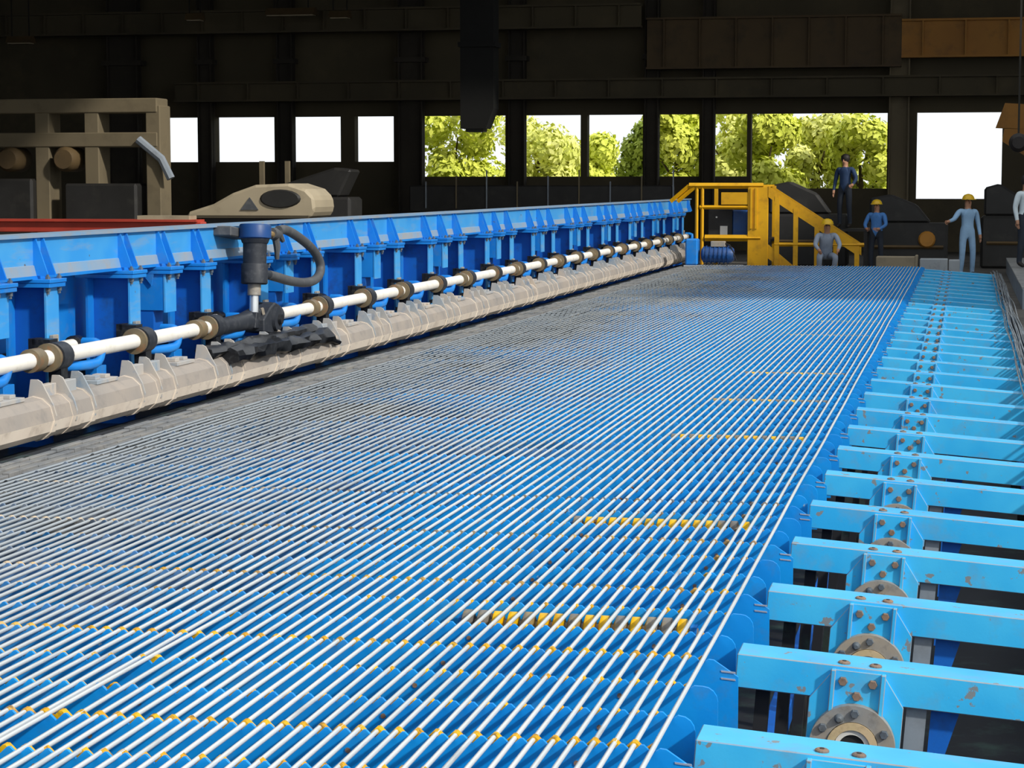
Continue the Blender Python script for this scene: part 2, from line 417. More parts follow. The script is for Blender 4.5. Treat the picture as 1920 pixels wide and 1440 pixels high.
for x, y, h, rad, lf, lb in ((-20.2, 84, 5.6, 2.0, 'leaf_lime', 'lime green tree filling the first green opening, left one'),
        (-17.6, 88, 5.2, 1.9, 'leaf_pale', 'pale yellow-green tree in the first green opening, right one'),
        (-16.2, 93, 4.0, 1.3, 'leaf_lime', 'small lime tree in the opening right of the black duct'),
        (-12.8, 86, 4.6, 1.2, 'leaf_green', 'green tree left of the tall dark column'),
        (-11.2, 84, 5.2, 1.6, 'leaf_lime', 'lime tree directly right of the tall dark column'),
        (-9.2, 87, 5.4, 1.6, 'leaf_pale', 'pale tree behind the yellow platform'),
        (-7.6, 83, 5.0, 1.5, 'leaf_lime', 'lime tree left in the widest opening'),
        (-5.8, 86, 4.8, 1.6, 'leaf_pale', 'pale tree in the middle of the widest opening'),
        (-4.0, 84, 4.5, 1.4, 'leaf_lime', 'lime tree at the right of the widest opening'),
        (3.0, 84, 5.0, 1.0, 'leaf_lime', 'lime tree at the right end of the white gate opening')):
    tree(x, y, h, rad, lf, lb)

# ------------------------------------------------------------------ cooling bed: toothed rakes
def tooth_profile(xl, xr, end):
    pts = []; nn = int(round((BED_R - xl) / PITCH))
    for k in range(nn + 1):
        x = BED_R - (nn - k) * PITCH
        if x < xl - .001: continue
        pts += [(x, -.010), (x + PITCH * .42, .014), (x + PITCH * .58, .014)] if k < nn else [(x, -.010), (x + .022, .006)]
    if end == 'round':
        cx, cz, rr = xr - .05, -.045, .05
        pts += [(cx + rr * math.cos(a), cz + rr * math.sin(a)) for a in (R(90), R(68), R(45), R(22), 0)]
    elif end == 'chamfer':
        pts += [(xr - .085, .004), (xr, -.052)]
    return pts
def strip(mb, pts, zb, y0, y1):
    k = len(pts); vs = []
    for y in (y0, y1):
        vs += [(x, y, z) for x, z in pts] + [(x, y, zb) for x, z in pts]
    fs = []
    for i in range(k - 1):
        fs += [(i, i + 1, k + i + 1, k + i), (2 * k + i, 3 * k + i, 3 * k + i + 1, 2 * k + i + 1),
               (i, 2 * k + i, 2 * k + i + 1, i + 1), (k + i, k + i + 1, 3 * k + i + 1, 3 * k + i)]
    fs += [(0, k, 3 * k, 2 * k), (k - 1, 3 * k - 1, 4 * k - 1, 2 * k - 1)]
    return mb.add(vs, fs)
RAKE_MESH = [strip(MB(), tooth_profile(BED_L, -.740, 'chamfer'), -.24, -.006, .006).mesh('rake_plate', 'rake'),
             strip(MB(), tooth_profile(BED_L, -.790, 'round'), -.24, -.006, .006).mesh('rake_plate', 'rake'),
             strip(MB(), tooth_profile(BED_L, -.765, 'round'), -.24, -.006, .006).mesh('rake_plate', 'rake')]
ypts = [(x + PITCH * .5 - PITCH, z) for x, z in tooth_profile(BED_L + .12, 0, None)]
YEL_MESH = strip(MB(), ypts, -.06, -.016, .016).mesh('backing_strip', 'rake_yellow')
STUD = MB().lathe([(-.004, .009), (.0, .007)], 'y', seg=8).mesh('stud', 'bolt')
SPACER = MB().lathe([(-.02, .014), (.25, .014)], 'y', seg=8).mesh('spacer_rod', 'deep')
WELD = MB().add([(0, 0, 0), (.05, 0, -.004), (.052, 0, -.010), (.002, 0, -.006), (0, -.003, 0), (.05, -.003, -.004), (.052, -.003, -.010), (.002, -.003, -.006)],
                [(4, 5, 6, 7), (0, 1, 5, 4), (3, 7, 6, 2), (1, 2, 6, 5), (0, 4, 7, 3)]).mesh('weld_bead', 'chrome')
ROLL_Y = (7.82, 10.23, 13.84, 16.25, 18.65, 23.46, 25.87)
NR = 93
for j in range(-1, NR):
    y = Y0 + j * RAKE
    k = (j + 300) % 3
    o = link('toothed_rake', RAKE_MESH[k], None, (0, y, 0))
    tag(o, 'blue toothed rake plate across the bed, %s from the near edge' % nth(j + 2), 'rake plate', 'toothed rake plates of the bed')
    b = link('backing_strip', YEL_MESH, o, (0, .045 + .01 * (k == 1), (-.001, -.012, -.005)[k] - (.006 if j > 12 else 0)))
    for x in (-1.79, -1.09, -2.62):
        link('stud', STUD, o, (x, -.006, -.05 + .006 * k))
    link('spacer_rod', SPACER, o, (-1.45, .03, -.15)); link('spacer_rod', SPACER, o, (-3.9, .03, -.15))
    if k == 0:
        for z in (-.03, -.055):
            w = link('weld_bead', WELD, o, (-.80, -.006, z))

# toothed rollers standing in the bed
DISC = MB().lathe([(-.024, .034), (-.016, .056), (.014, .056), (.022, .034)], 'x', seg=12).mesh('disc', ['roller_yellow'], 40)
DISC_G = MB().lathe([(-.026, .034), (-.016, .058), (.016, .058), (.026, .034)], 'x', seg=12).mesh('disc', ['roller_grey'], 40)
SHAFT = MB().lathe([(-.47, .022), (.47, .022)], 'x', seg=12).mesh('shaft', ['roller_grey'], 40)
for i, y in enumerate(ROLL_Y):
    yr = Y0 + math.ceil((y - Y0) / RAKE) * RAKE - .068      # just in front of the next rake
    r = empty('toothed_roller', (-1.44, yr, -.064))
    link('shaft', SHAFT, r)
    for k in range(15):
        x = -.43 + k * PITCH
        grey = (k in (0, 12, 13)) or i >= 2 and (k * 7 + i * 3) % 5 < (2, 2, 2, 3, 3, 4, 4)[i] or (i == 0 and k % 3 == 1)
        link('disc', DISC_G if grey else DISC, r, (x + .0 * k, 0, 0))
    for s in (-1, 1):
        MB().box(s * .455 - .012, s * .455 + .012, -.03, .03, -.17, .03).build('bearing_plate', 'frame', r)
    tag(r, 'row of yellow and grey toothed discs between the bars, %s from the near edge' % nth(i + 1), 'roller', 'disc rollers in the bed')

# longitudinal carriers under the rakes
for x, lb in ((-1.45, 'rightmost'), (-3.9, 'leftmost')):
    r = empty('carrier_beam', (x, 24, -.46))
    MB().box(-.12, .12, -19, 19, .17, .2).build('flange', 'deep', r)
    MB().box(-.02, .02, -19, 19, .02, .17).build('web', 'deep', r)
    MB().box(-.12, .12, -19, 19, 0, .02).build('flange', 'deep', r)
    for k in range(9):
        MB().box(-.1, .1, -18 + k * 4.5 - .1, -18 + k * 4.5 + .1, -1.14, 0).build('leg', 'deep', r)
    tag(r, 'dark blue carrier beam running under the rakes, %s' % lb, 'beam')

# ------------------------------------------------------------------ steel bars
NB = int(round((BED_R - BED_L) / PITCH))
bar_no = 0
for k in range(NB + 1):
    x0 = BED_R - k * PITCH
    rnd = random.Random(k * 13 + 1)
    path = []; y = 3.0; ph = rnd.uniform(0, 6); amp = rnd.uniform(.0008, .003); drift = rnd.uniform(-.002, .002)
    ns = 60
    for i in range(ns + 1):
        y = 3.0 + (FAR - 3.0 + rnd.uniform(-.12, .02) * (i == ns)) * i / ns
        dx = amp * math.sin(ph + y * .9) + .001 * math.sin(ph * 3 + y * 2.3) + drift
        if k == 31: dx += -PITCH * .62 * (1 - min(1, max(0, (y - 5.4) / 2.0)))
        if k == 3: dx += PITCH * .5 * math.exp(-((y - 9.5) / 1.4) ** 2)
        path.append((x0 + dx, y, .0035 + .002 * math.sin(ph + y * 1.7) + (.010 * math.exp(-((y - (9.5 if k == 3 else 6.6)) / 1.2) ** 2) if k in (3, 31) else 0)))
    o = MB().tube(path, .0082, 7).build('steel_bar', 'bar', None, 60)
    bar_no += 1
    tag(o, 'long pale steel bar lying on the rakes, %s from the right edge' % nth(bar_no), 'steel bar', 'steel bars on the bed')

# dusty skid plates along the entry side
r = empty('skid_floor', (-5.5, 24, -.1))
T = MB().box(-.024, .024, -.192, .192, -.03, .0).mesh('skid_plate', 'skid', None, .003)
cnt = 0; rest = MB()
for j in range(10, 92):
    for c in range(8):
        x = BED_L - .045 - c * .0602; y = Y0 + (j + .5) * RAKE + (c % 2) * .2
        z = .005 * ((j * 5 + c * 3) % 3 - 1) - .003 * c - .014 * (c % 2)
        if cnt < 296:
            link('skid_plate', T, r, (x + 5.5, y - 24, z + .1 - .005)); cnt += 1
        else:
            rest.box(x + 5.5 - .024, x + 5.5 + .024, y - 24 - .192, y - 24 + .192, z + .065, z + .095)
o = rest.build('skid_plate_rows', 'skid', r); o['kind'] = 'stuff'
MB().box(-.24, .28, -14.2, 19, -.02, .06).build('support_plate', 'pit', r)
for k in range(8): MB().box(-.15, .15, -13.5 + k * 4.4, -13.3 + k * 4.4, -1.5, -.02).build('leg', 'deep', r)
tag(r, 'strip of dusty grey skid plates along the left edge of the bed', 'skid plates')

# ------------------------------------------------------------------ blue cross beams with bearing brackets, right side
HEXB = MB().lathe([(-.016, .0145), (-.012, .017), (0, .017)], 'y', seg=6).mesh('bolt', 'bolt')
HEXB_D = MB().lathe([(-.016, .0135), (-.012, .016), (0, .016)], 'y', seg=6).mesh('bolt', 'bolt_dark')
SOCK = MB().lathe([(0, .022), (.005, .022), (.009, .016)], 'z', seg=14).lathe([(.009, .008), (.011, .007)], 'z', seg=6, mi=1).mesh('top_bolt', ['bolt', 'machine_dark'])
SLOPE = math.tan(R(4.2))
XB = -.335                                     # bolt line centre
def make_cross_beam():
    root = empty('cross_beam', (XB, 0, -.045))
    root.rotation_euler.y = R(4.2)
    # local frame: x along the beam, front face at y=0, top at z=0
    BH = .122; BW = .19
    MB().box(-.43, .90, 0, BW, -BH, 0).build('box_section', 'cyan', root, None, .0035, worn=True)
    MB().box(.90, .915, -.01, BW + .01, -BH - .02, .01).build('end_plate', 'cyan', root)
    for x in (-.055, .055): link('top_bolt', SOCK, root, (x, .045, 0))
    brk = MB().prism([(-.085, -.012), (.085, -.012), (.085, -.30), (-.085, -.30)], 'y', -.014, 0).build('bracket', 'cyan', root, None, .002, worn=True)
    for s in (-1, 1):
        w = MB(); w.prism([(s * .085, -.012), (s * .165, -.125), (s * .165, -.36), (s * .085, -.36)], 'y', -.008, .004).build('wing', 'cyan', brk, None, .002, worn=True)
        MB().box(s * .087 - .0085, s * .087 + .0085, -.036, -.004, -.28, -.010).build('rib', 'cyan', brk, None, .003, worn=True)
        link('bolt', HEXB, brk, (s * .052, -.014, -.05))
    link('bolt', HEXB, brk, (0, -.014, -.098))
    hub = MB().ring(-.052, -.012, .150, .092, 'y', (0, 0, -.275), 36).build('bearing_flange', 'steel', root, 40)
    for k in range(6):
        a = R(90 + 60 * k); link('bolt', HEXB_D, hub, (.123 * math.cos(a), -.052, -.275 + .123 * math.sin(a)))
    a = R(118); MB().lathe([(-.075, .008), (-.066, .013), (-.052, .018)], 'y', (.112 * math.cos(a), 0, -.275 + .112 * math.sin(a)), 10).build('grease_nipple', 'bolt_dark', hub, 40)
    MB().ring(-.058, -.012, .090, .064, 'y', (0, 0, -.275), 32).build('bearing_ring', 'ring', hub, 40)
    MB().ring(-.050, -.012, .062, .046, 'y', (0, 0, -.275), 28).build('seal', 'paper', hub, 40)
    MB().lathe([(-.040, .044), (-.02, .046)], 'y', (0, 0, -.275), 24).build('axle_end', 'machine_dark', hub, 40)
    MB().box(.175, .245, .03, .15, -1.5, -BH).build('post', 'grey', root)
    MB().prism([(.26, -.125), (.36, -.125), (.29, -.42), (.26, -.42)], 'y', .06, .09).build('brace', 'deep', root)
    MB().box(-.36, -.31, .08, .13, -1.5, -BH).build('post', 'pit', root)
    return root
proto = make_cross_beam()
for k in range(31):
    o = proto if k == 0 else copy_tree(proto)
    o.location.y = 6.26 + k * BEAM
    o['label'] = 'blue cross beam with bolted bearing bracket, %s from the near edge' % nth(k + 1)
    o['category'] = 'beam'; o['kind'] = 'thing'; o['group'] = 'blue cross beams on the right'

# long blue sills tying the beam ends
for x, z, lb in ((.56, -.95, 'dark blue sill under the right ends of the cross beams'), (-.83, -.95, 'dark blue sill under the left ends of the cross beams')):
    r = empty('sill_beam', (x, 25, z))
    MB().box(-.05, .05, -20, 19.2, 0, .10).build('channel', 'deep', r, None, .004)
    for k in range(14): MB().box(-.04, .04, -19.5 + k * 2.9, -19.4 + k * 2.9, -.65, 0).build('leg', 'pit', r)
    tag(r, lb, 'beam')

# wire rod bundle on the right ends
for k in range(16):
    rnd = random.Random(k + 50)
    x = .50 + .012 * k + rnd.uniform(-.02, .02); z = -.085 + rnd.uniform(0, .07) - (x - .5) * .12
    ph = rnd.uniform(0, 6); path = []
    for i in range(56):
        y = 12.0 + (41.6 - 12.0) * i / 55
        path.append((x + .016 * math.sin(ph + y * .4) + .006 * math.sin(ph * 2 + y * 1.1), y, z + .02 * math.sin(ph + y * .8) + .012))
    o = MB().tube(path, .0065, 6).build('wire_rod', 'rod', None, 60)
    tag(o, 'loose grey wire rod in the bundle along the right beam ends', 'wire rod', 'wire rods bundled on the right')

# grating walkway at the far right
r = empty('grating_walkway', (1.75, 40, .0))
for k in range(40):
    MB().box(-.85, .85, -5.0 + k * .35, -4.78 + k * .35, -.03, 0).build('plank', 'grating', r)
for x in (-.8, .8): MB().box(x - .04, x + .04, -5.1, 9.2, -.35, -.03).build('runner', 'grey', r)
tag(r, 'grey plank walkway at the right end of the bed', 'walkway')

# ------------------------------------------------------------------ left machine: top beam
XF = -6.75
ZT, ZB = 1.262, .957
YS, YE = 9.6, 53.3
PER = 3.30
ST0 = 9.83                     # first bracket of the first bay
r = empty('side_beam', (XF, YS, ZB))
L = YE - YS
MB().box(-.02, .0, 0, L, 0, ZT - ZB).build('web', 'frame_light', r)
MB().box(-.22, .035, 0, L, ZT - ZB - .012, ZT - ZB + .012).build('top_flange', 'dust_blue', r)
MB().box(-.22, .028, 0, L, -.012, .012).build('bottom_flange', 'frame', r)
MB().prism([(0, .012), (.026, .012), (.008, .085), (0, .09)], 'y', 0, L).build('dust_ledge', 'dust_blue', r)
GUS = MB().prism([(0, .012), (.112, .012), (.112, .03), (.022, .288), (0, .288)], 'y', -.008, .008).mesh('gusset', 'frame')
bays = []
for k in range(14):
    yb = ST0 + k * PER
    for i in range(3):
        for s in (-1, 1):
            y = yb + i * .84 + s * .068
            if YS < y < YE: link('gusset', GUS, r, (0, y - YS, 0))
    bays.append(yb)
tag(r, 'long light blue flanged beam with triangular gussets along the left', 'beam')

BOLT_D = MB().lathe([(-.05, .012), (-.03, .012), (-.03, .02), (0, .02)], 'z', seg=6).mesh('bolt', 'bolt_dark')
BOLT_U = MB().lathe([(0, .02), (.02, .02), (.02, .011), (.035, .011)], 'z', seg=6).mesh('bolt', 'bolt_dark')
def make_bay():
    root = empty('support_stand', (XF, 0, -.6))
    zb = ZB - .012 + .6                         # underside of the beam flange
    mb = {}
    for i, nm in ((0, 'A'), (1, 'B'), (2, 'C')):
        y = i * .84
        x1 = .165
        # two stacked bolted plates
        MB().box(-.35, x1, y - .15, y + .15, zb - .028, zb).build('bracket_plate', 'frame', root, None, .003)
        p2 = MB().box(-.35, x1 - .008, y - .145, y + .145, zb - .062, zb - .030).build('bracket_plate', 'frame', root, None, .003)
        for dy in (-.10, .10):
            link('bolt', BOLT_D, p2, (x1 - .04, y + dy, zb - .062))
            link('bolt', BOLT_U, p2, (x1 - .04, y + dy, zb))
    zt = zb - .062
    for y, dep in ((0, .36), (1.68, .30)):
        # H posts: front flange, web, rear flange
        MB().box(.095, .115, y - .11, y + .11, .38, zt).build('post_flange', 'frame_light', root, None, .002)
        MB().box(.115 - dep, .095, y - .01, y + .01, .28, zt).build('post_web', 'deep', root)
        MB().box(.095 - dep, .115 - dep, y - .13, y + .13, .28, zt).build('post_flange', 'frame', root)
        MB().box(.117, .150, y - .075, y + .02, .93, 1.13).build('slide_block', 'steel', root, None, .004)
    # hanging box with light front edge under the middle bracket
    y = .84
    MB().box(-.30, .078, y - .12, y - .10, zt - .31, zt).build('side_plate', 'frame', root)
    MB().box(-.30, .078, y + .10, y + .12, zt - .31, zt).build('side_plate', 'frame', root)
    MB().box(.08, .10, y - .125, y + .125, zt - .33, zt + .03).build('front_plate', 'frame_light', root, None, .002)
    MB().prism([(-.10, zt), (.0, zt), (-.02, zt - .10)], 'y', y - .145, y - .13).build('rib', 'frame', root)
    MB().box(-.26, -.02, y - .11, y + .11, zt - .52, zt - .31).build('lower_box', 'deep', root)
    # rear panel
    MB().box(-.42, -.39, -.80, 2.50, .80, zb - .03).build('back_panel', 'frame', root)
    MB().box(-.36, -.33, -.80, 2.50, .28, .97).build('grimy_skirt', 'grease', root)
    MB().box(-.37, -.33, 1.95, 2.32, zt - .34, zt - .02).build('cover_plate', 'frame', root)
    MB().box(-.37, -.34, -.62, -.3, zt - .2, zt).build('cover_plate', 'frame', root)
    # rear white pipe stub and its black clamp
    MB().lathe([(2.0, .05), (2.62, .05)], 'y', (-.12, 0, .98), 14).build('pipe_stub', 'white', root, 40)
    MB().ring(2.56, 2.66, .075, .04, 'y', (-.12, 0, .98), 14).build('pipe_clamp', 'grease', root, 40)
    # sole plate and grubby lower ledge
    MB().box(-.45, .12, -.78, 2.50, .22, .28).build('sole_plate', 'grease', root)
    MB().box(-.40, -.06, -.6, 2.4, -1.0, .22).build('pedestal', 'pit', root)
    # bent blue pipes under the shaft
    for y0 in (.62, 2.27):
        path = [(.10, y0 - .62, .90), (.22, y0 - .50, .885), (.26, y0 - .30, .88), (.26, y0 - .16, .88)] + [(.26, y0 - .16 + .13 * math.sin(a), .88 + .13 * (1 - math.cos(a))) for a in (R(20), R(45), R(70), R(90))] + [(.20, y0 - .02, 1.03), (.10, y0 - .01, 1.03)]
        MB().tube(path, .038, 10).build('bent_pipe', 'frame', root, 40)
        MB().box(.10, .20, y0 + .02, y0 + .20, .62, .84).build('foot_block', 'frame', root, None, .004)
        MB().box(.06, .28, y0 - .08, y0 + .30, .58, .63).build('foot_plate', 'dust_lug', root, None, .004)
    return root
bay = make_bay()
for k, yb in enumerate(bays):
    if yb + 1.9 > YE + .6: break
    o = bay if k == 0 else copy_tree(bay)
    o.location.y = yb
    o['label'] = 'blue bolted support stand under the long beam, %s from the near end' % nth(k + 1)
    o['category'] = 'stand'; o['kind'] = 'thing'; o['group'] = 'support stands under the blue beam'

# ------------------------------------------------------------------ white drive shaft with clamps
XS, ZS = -6.5, .39
r = empty('drive_shaft', (XS, YS, ZS))
MB().lathe([(0, .058), (40.9, .058)], 'y', (0, 0, 0), 20).build('pipe', 'white', r, 40)
RING_W = MB().ring(-.07, .07, .086, .05, 'y', seg=20).mesh('collar', 'tan', 40)
RING_F = MB().ring(-.055, -.02, .105, .05, 'y', seg=24).ring(-.03, .03, .088, .05, 'y', seg=24).mesh('flange_ring', 'tan', 40)
BAND = MB().ring(-.085, .085, .104, .05, 'y', seg=24).mesh('bearing_band', 'black', 40)
TAB = MB().box(-.16, -.02, -.07, .07, .085, .125).box(-.19, -.14, -.07, .07, .0, .13).mesh('bearing_bracket', 'grease')
FOOT = MB().box(-.05, .05, -.06, .06, -.22, -.09).box(-.09, .05, -.10, .10, -.24, -.20).mesh('bearing_foot', 'grease')
k = 0; yc = 11.25
while yc < YE - 2.8:
    dy = yc - YS
    link('bearing_band', BAND, r, (0, dy, 0)); link('flange_ring', RING_F, r, (0, dy - .11, 0))
    if k % 2 == 0: link('collar', RING_W, r, (0, dy - .40, 0))
    link('bearing_bracket', TAB, r, (0, dy, 0)); link('bearing_foot', FOOT, r, (0, dy + .02, 0))
    yc += 1.655; k += 1
MB().lathe([(40.85, .07), (41.05, .07), (41.05, .04), (41.2, .04)], 'y', (0, 0, 0), 16).build('end_cap', 'steel', r, 40)
tag(r, 'long white drive shaft with black bearing bands and tan collars', 'shaft')

# ------------------------------------------------------------------ dusty flap tube
XT, ZTU = -6.35, .012
r = empty('flap_tube', (XT, YS, ZTU))
prof = [(math.cos(R(a)) * .152, math.sin(R(a)) * .152) for a in (-84, -62, -36, -4, 34, 64, 90, 125, 160, 200, 240)]
tb = MB().prism(prof, 'y', 0, 40.6)
for i_ in range(3, 9): tb.mi[2 + i_] = 1  # upper facets get the painted shade, lower ones stay lit beige
tb.build('tube', ['beige', 'shaded_dust_top'], r)
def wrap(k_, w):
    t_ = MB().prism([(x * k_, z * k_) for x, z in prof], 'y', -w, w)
    for i_ in range(3, 9): t_.mi[2 + i_] = 1  # bands repeat the tube's painted lit and shaded split
    return t_.mesh('wrap_band', ['beige', 'shaded_dust_top'])
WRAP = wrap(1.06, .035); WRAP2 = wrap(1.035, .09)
FIN = MB().prism([(.150, -.05), (.158, .02), (.135, .10), (.09, .18), (.05, .255), (.02, .272), (-.03, .272), (-.05, .14), (.02, .05), (.10, -.04)], 'y', -.009, .009).mesh('fin', 'dust_lug')
LUG = MB().box(-.03, .035, -.10, .10, .13, .225).mesh('lug_block', 'dust_lug', None, .004)
PADP = MB().box(-.12, .07, -.20, .20, .145, .175).box(-.08, .03, -.14, -.05, .175, .205).box(-.08, .03, .05, .14, .175, .20).mesh('pad_plate', 'dust_lug', None, .003)
yc = 10.9; k = 0
while yc < YE - 3.4:
    dy = yc - YS
    for t in (-.36, .0, .34): link('fin', FIN, r, (0, dy + t, 0))
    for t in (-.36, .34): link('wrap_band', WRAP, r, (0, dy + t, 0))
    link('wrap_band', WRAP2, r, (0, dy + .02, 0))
    link('lug_block', LUG, r, (0, dy - .18, 0)); link('lug_block', LUG, r, (0, dy + .17, 0))
    link('pad_plate', PADP, r, (-.02, dy + .82, 0))
    yc += 1.655; k += 1
tag(r, 'dusty beige flap tube with fins beside the left edge of the bed', 'tube')
# blue channel under the tube
r = empty('lower_channel', (-6.32, 26, -.5))
MB().box(-.03, .03, -16, 24, 0, .26).build('web', 'frame', r)
MB().box(-.12, .14, -16, 24, .26, .28).build('flange', 'pit', r)
for k in range(18):
    MB().box(.03, .30, -15 + k * 2.2, -14.75 + k * 2.2, .20, .27).build('bracket', 'steel' if k % 2 else 'grease', r)
for k in range(10): MB().box(-.1, .1, -15 + k * 4.2, -14.8 + k * 4.2, -1.1, 0).build('leg', 'pit', r)
tag(r, 'dark blue channel in the gap under the dusty tube', 'channel')

# ------------------------------------------------------------------ hydraulic cylinder, lever, hose
CX, CY = -6.45, 18.85
r = empty('hydraulic_cylinder', (CX, CY, .36))
r.rotation_euler = (R(-5), 0, 0)
MB().lathe([(.78, .135), (.79, .15), (.90, .15), (.915, .14)], 'z', seg=28).build('end_cap', 'motor_blue', r, 40)
MB().lathe([(.74, .12), (.78, .135)], 'z', seg=28).lathe([(.50, .108), (.745, .112)], 'z', seg=28).build('barrel', 'black', r, 40)
MB().lathe([(.36, .112), (.37, .124), (.54, .124), (.55, .118)], 'z', seg=28).build('gland', 'black', r, 40)
MB().lathe([(.255, .055), (.26, .062), (.36, .062)], 'z', seg=20).build('rod_collar', 'steel', r, 40)
MB().lathe([(.10, .042), (.26, .042)], 'z', seg=18).build('piston_rod', 'chrome', r, 40)
cl = MB().prism([(-.10, -.05), (.10, -.05), (.075, .10), (-.06, .10)], 'x', -.05, .05).build('clevis', 'black', r, None, .006)
MB().bar((.06, .06, .14), (.08, .16, -.06), .025).build('tie_strip', 'steel', cl)
MB().lathe([(.0, .03), (.30, .03)], 'y', (.02, .13, .85), 12).build('pipe_nipple', 'brass', r, 40)
MB().lathe([(.10, .038), (.16, .038)], 'y', (.02, .13, .85), 6).build('union_nut', 'brass', r)
MB().lathe([(.30, .05), (.36, .062), (.44, .05), (.50, .04)], 'y', (.02, .13, .86), 10).tube([(.02, .52, .86), (.03, .56, .74), (.03, .57, .62)], [.04, .035, .02], 8).tube([(.02, .60, .88), (.05, .68, .80)], [.045, .02], 8).build('valve_fitting', 'hose', r, 40)
MB().lathe([(.1, .045), (.30, .04)], 'y', (.04, 0, .46), 12).build('hose_fitting', 'black', r, 40)
path = [(.02, .62, .90), (.02, .85, .92), (.03, 1.25, .87), (.05, 1.62, .78), (.07, 1.80, .67), (.08, 1.80, .56), (.08, 1.62, .47), (.07, 1.28, .43), (.06, .85, .43), (.05, .5, .45), (.04, .28, .46)]
def smooth_path(pts, n=6):
    pts = [Vector(p) for p in pts]; out = []
    for i in range(len(pts) - 1):
        p0, p1, p2, p3 = pts[max(i - 1, 0)], pts[i], pts[i + 1], pts[min(i + 2, len(pts) - 1)]
        for k in range(n):
            t = k / n
            out.append(.5 * ((2 * p1) + (p2 - p0) * t + (2 * p0 - 5 * p1 + 4 * p2 - p3) * t * t + (3 * p1 - p0 - 3 * p2 + p3) * t ** 3))
    return out + [pts[-1]]
MB().tube(smooth_path(path), .046, 12).build('hose', 'hose', r, 60)
MB().box(-.34, -.13, -.3, .3, .79, .88).build('mount', 'hose', r, None, .01)
tag(r, 'black hydraulic cylinder with looping grey hose in front of the blue beam', 'cylinder')

r = empty('crank_lever', (-6.5, 19.2, .375))
MB().lathe([(-1.30, .062), (-1.27, .07), (-.55, .085), (-.15, .125), (.12, .14), (.17, .11)], 'y', seg=22).build('sleeve', 'black', r, 40)
MB().prism([(-.34, -.10), (.02, -.15), (.16, -.10), (.19, .02), (.13, .13), (0, .16), (-.14, .12), (-.34, .02)], 'x', .02, .15).build('arm', 'black', r, None, .012)
MB().lathe([(.15, .12), (.18, .115), (.185, .08)], 'x', seg=24).build('hub', 'black', r, 40)
MB().lathe([(.185, .05), (.215, .045)], 'x', seg=16).build('pin', 'grease', r, 40)
tag(r, 'black crank lever with round hub under the hydraulic cylinder', 'lever')
rnd = random.Random(5)
bm = MB()
def lump(mb, path, rr, seed):
    g = random.Random(seed); n = len(path); vs = []; fs = []; S = 9
    for i, p in enumerate(path):
        for k in range(S):
            a = 2 * PI * k / S; q = rr * g.uniform(.65, 1.25)
            vs.append((p[0] + math.cos(a) * q, p[1] + g.uniform(-.02, .02), p[2] + math.sin(a) * q * .6))
    for i in range(n - 1):
        for k in range(S):
            k2 = (k + 1) % S; fs.append((i * S + k, i * S + k2, (i + 1) * S + k2, (i + 1) * S + k))
    fs += [tuple(range(S))[::-1], tuple(range((n - 1) * S, n * S))]
    mb.add(vs, fs)
lump(bm, [(-6.22, 17.5 + i * .12, .165 - i * .001) for i in range(25)], .12, 3)
lump(bm, [(-6.20, 20.3 + i * .07, .12 - i * .012) for i in range(6)], .06, 9)
lump(bm, [(-6.32, 17.2 + i * .13, .21) for i in range(24)], .09, 4)
tag(bm.build('grease_cake', 'grease', None, 30), 'caked black grease heaped on the tube under the lever', 'grease')

# ------------------------------------------------------------------ things behind the machine (left)
r = empty('red_rail', (-12.6, 26, 1.02))
MB().box(-3.2, 3.05, -.10, .10, .0, .14).build('beam', 'red', r, None, .01)
MB().box(-3.2, 3.0, -.16, .16, .14, .17).build('flange', 'red', r)
for x in (-2.8, -.9, 1.0, 2.7): MB().box(x - .1, x + .1, -.08, .08, -1.37, 0).build('leg', 'machine_dark', r)
MB().box(2.2, 2.9, -.14, .14, .17, .22).build('shoe', 'machine_beige', r)
tag(r, 'red steel rail behind the blue beam at the left', 'rail')

r = empty('shear_housing', (-9.95, 30, FLOOR))
hp = [(-1.15, 1.50), (.72, 1.50), (.80, 1.62), (.78, 1.80), (.66, 1.92), (.40, 2.0), (-.10, 1.98), (-.45, 1.86), (-.75, 1.70), (-1.15, 1.58)]
MB().prism(hp, 'y', -.5, .5).build('hood', 'machine_beige', r, None, .04)
MB().lathe([(-.53, .0), (-.53, .24), (-.5, .27)], 'y', (0, 0, 0), 20, closed=False).build('dark_port', 'machine_dark', r, 40, loc=(.28, 0, 1.78)).scale = (1.15, 1, .5)
MB().prism([(-.32, 1.62), (-.18, 1.80), (-.05, 1.62)], 'y', -.52, -.5).build('side_plate', 'hose', r)
MB().box(-.9, .6, -.4, .4, 0, 1.50).build('pedestal', 'machine_dark', r)
tag(r, 'beige rounded machine hood with dark oval port above the cylinder', 'machine')

r = empty('mill_stand', (-18.3, 42, FLOOR))
for x in (-2.1, -.55, .55, 1.9): MB().box(x - .16, x + .16, -.3, .3, 0, 3.6).build('post', 'column_tan', r, None, .02)
MB().box(-2.2, 2.0, -.32, .32, 2.75, 3.05).build('crossbeam', 'column_tan', r, None, .02)
MB().box(-2.2, 2.0, -.32, .32, 3.45, 3.75).build('crossbeam', 'column_tan', r, None, .02)
for x in (-1.25, .0): MB().lathe([(-.5, .2), (-.4, .26), (.2, .26), (.3, .2)], 'y', (x, 0, 2.5), 16).build('motor', 'crane_brown', r, 40)
MB().box(-1.9, -.7, -.5, .2, .6, 2.1).build('gear_case', 'machine_dark', r, None, .05)
MB().box(.0, 1.6, -.5, .2, .4, 2.0).build('gear_case', 'machine_dark', r, None, .05)
MB().prism([(-2.3, 1.2), (-1.95, 1.2), (-1.75, 2.6), (-2.2, 2.6)], 'y', -.6, -.4).build('orange_guard', 'crane', r)
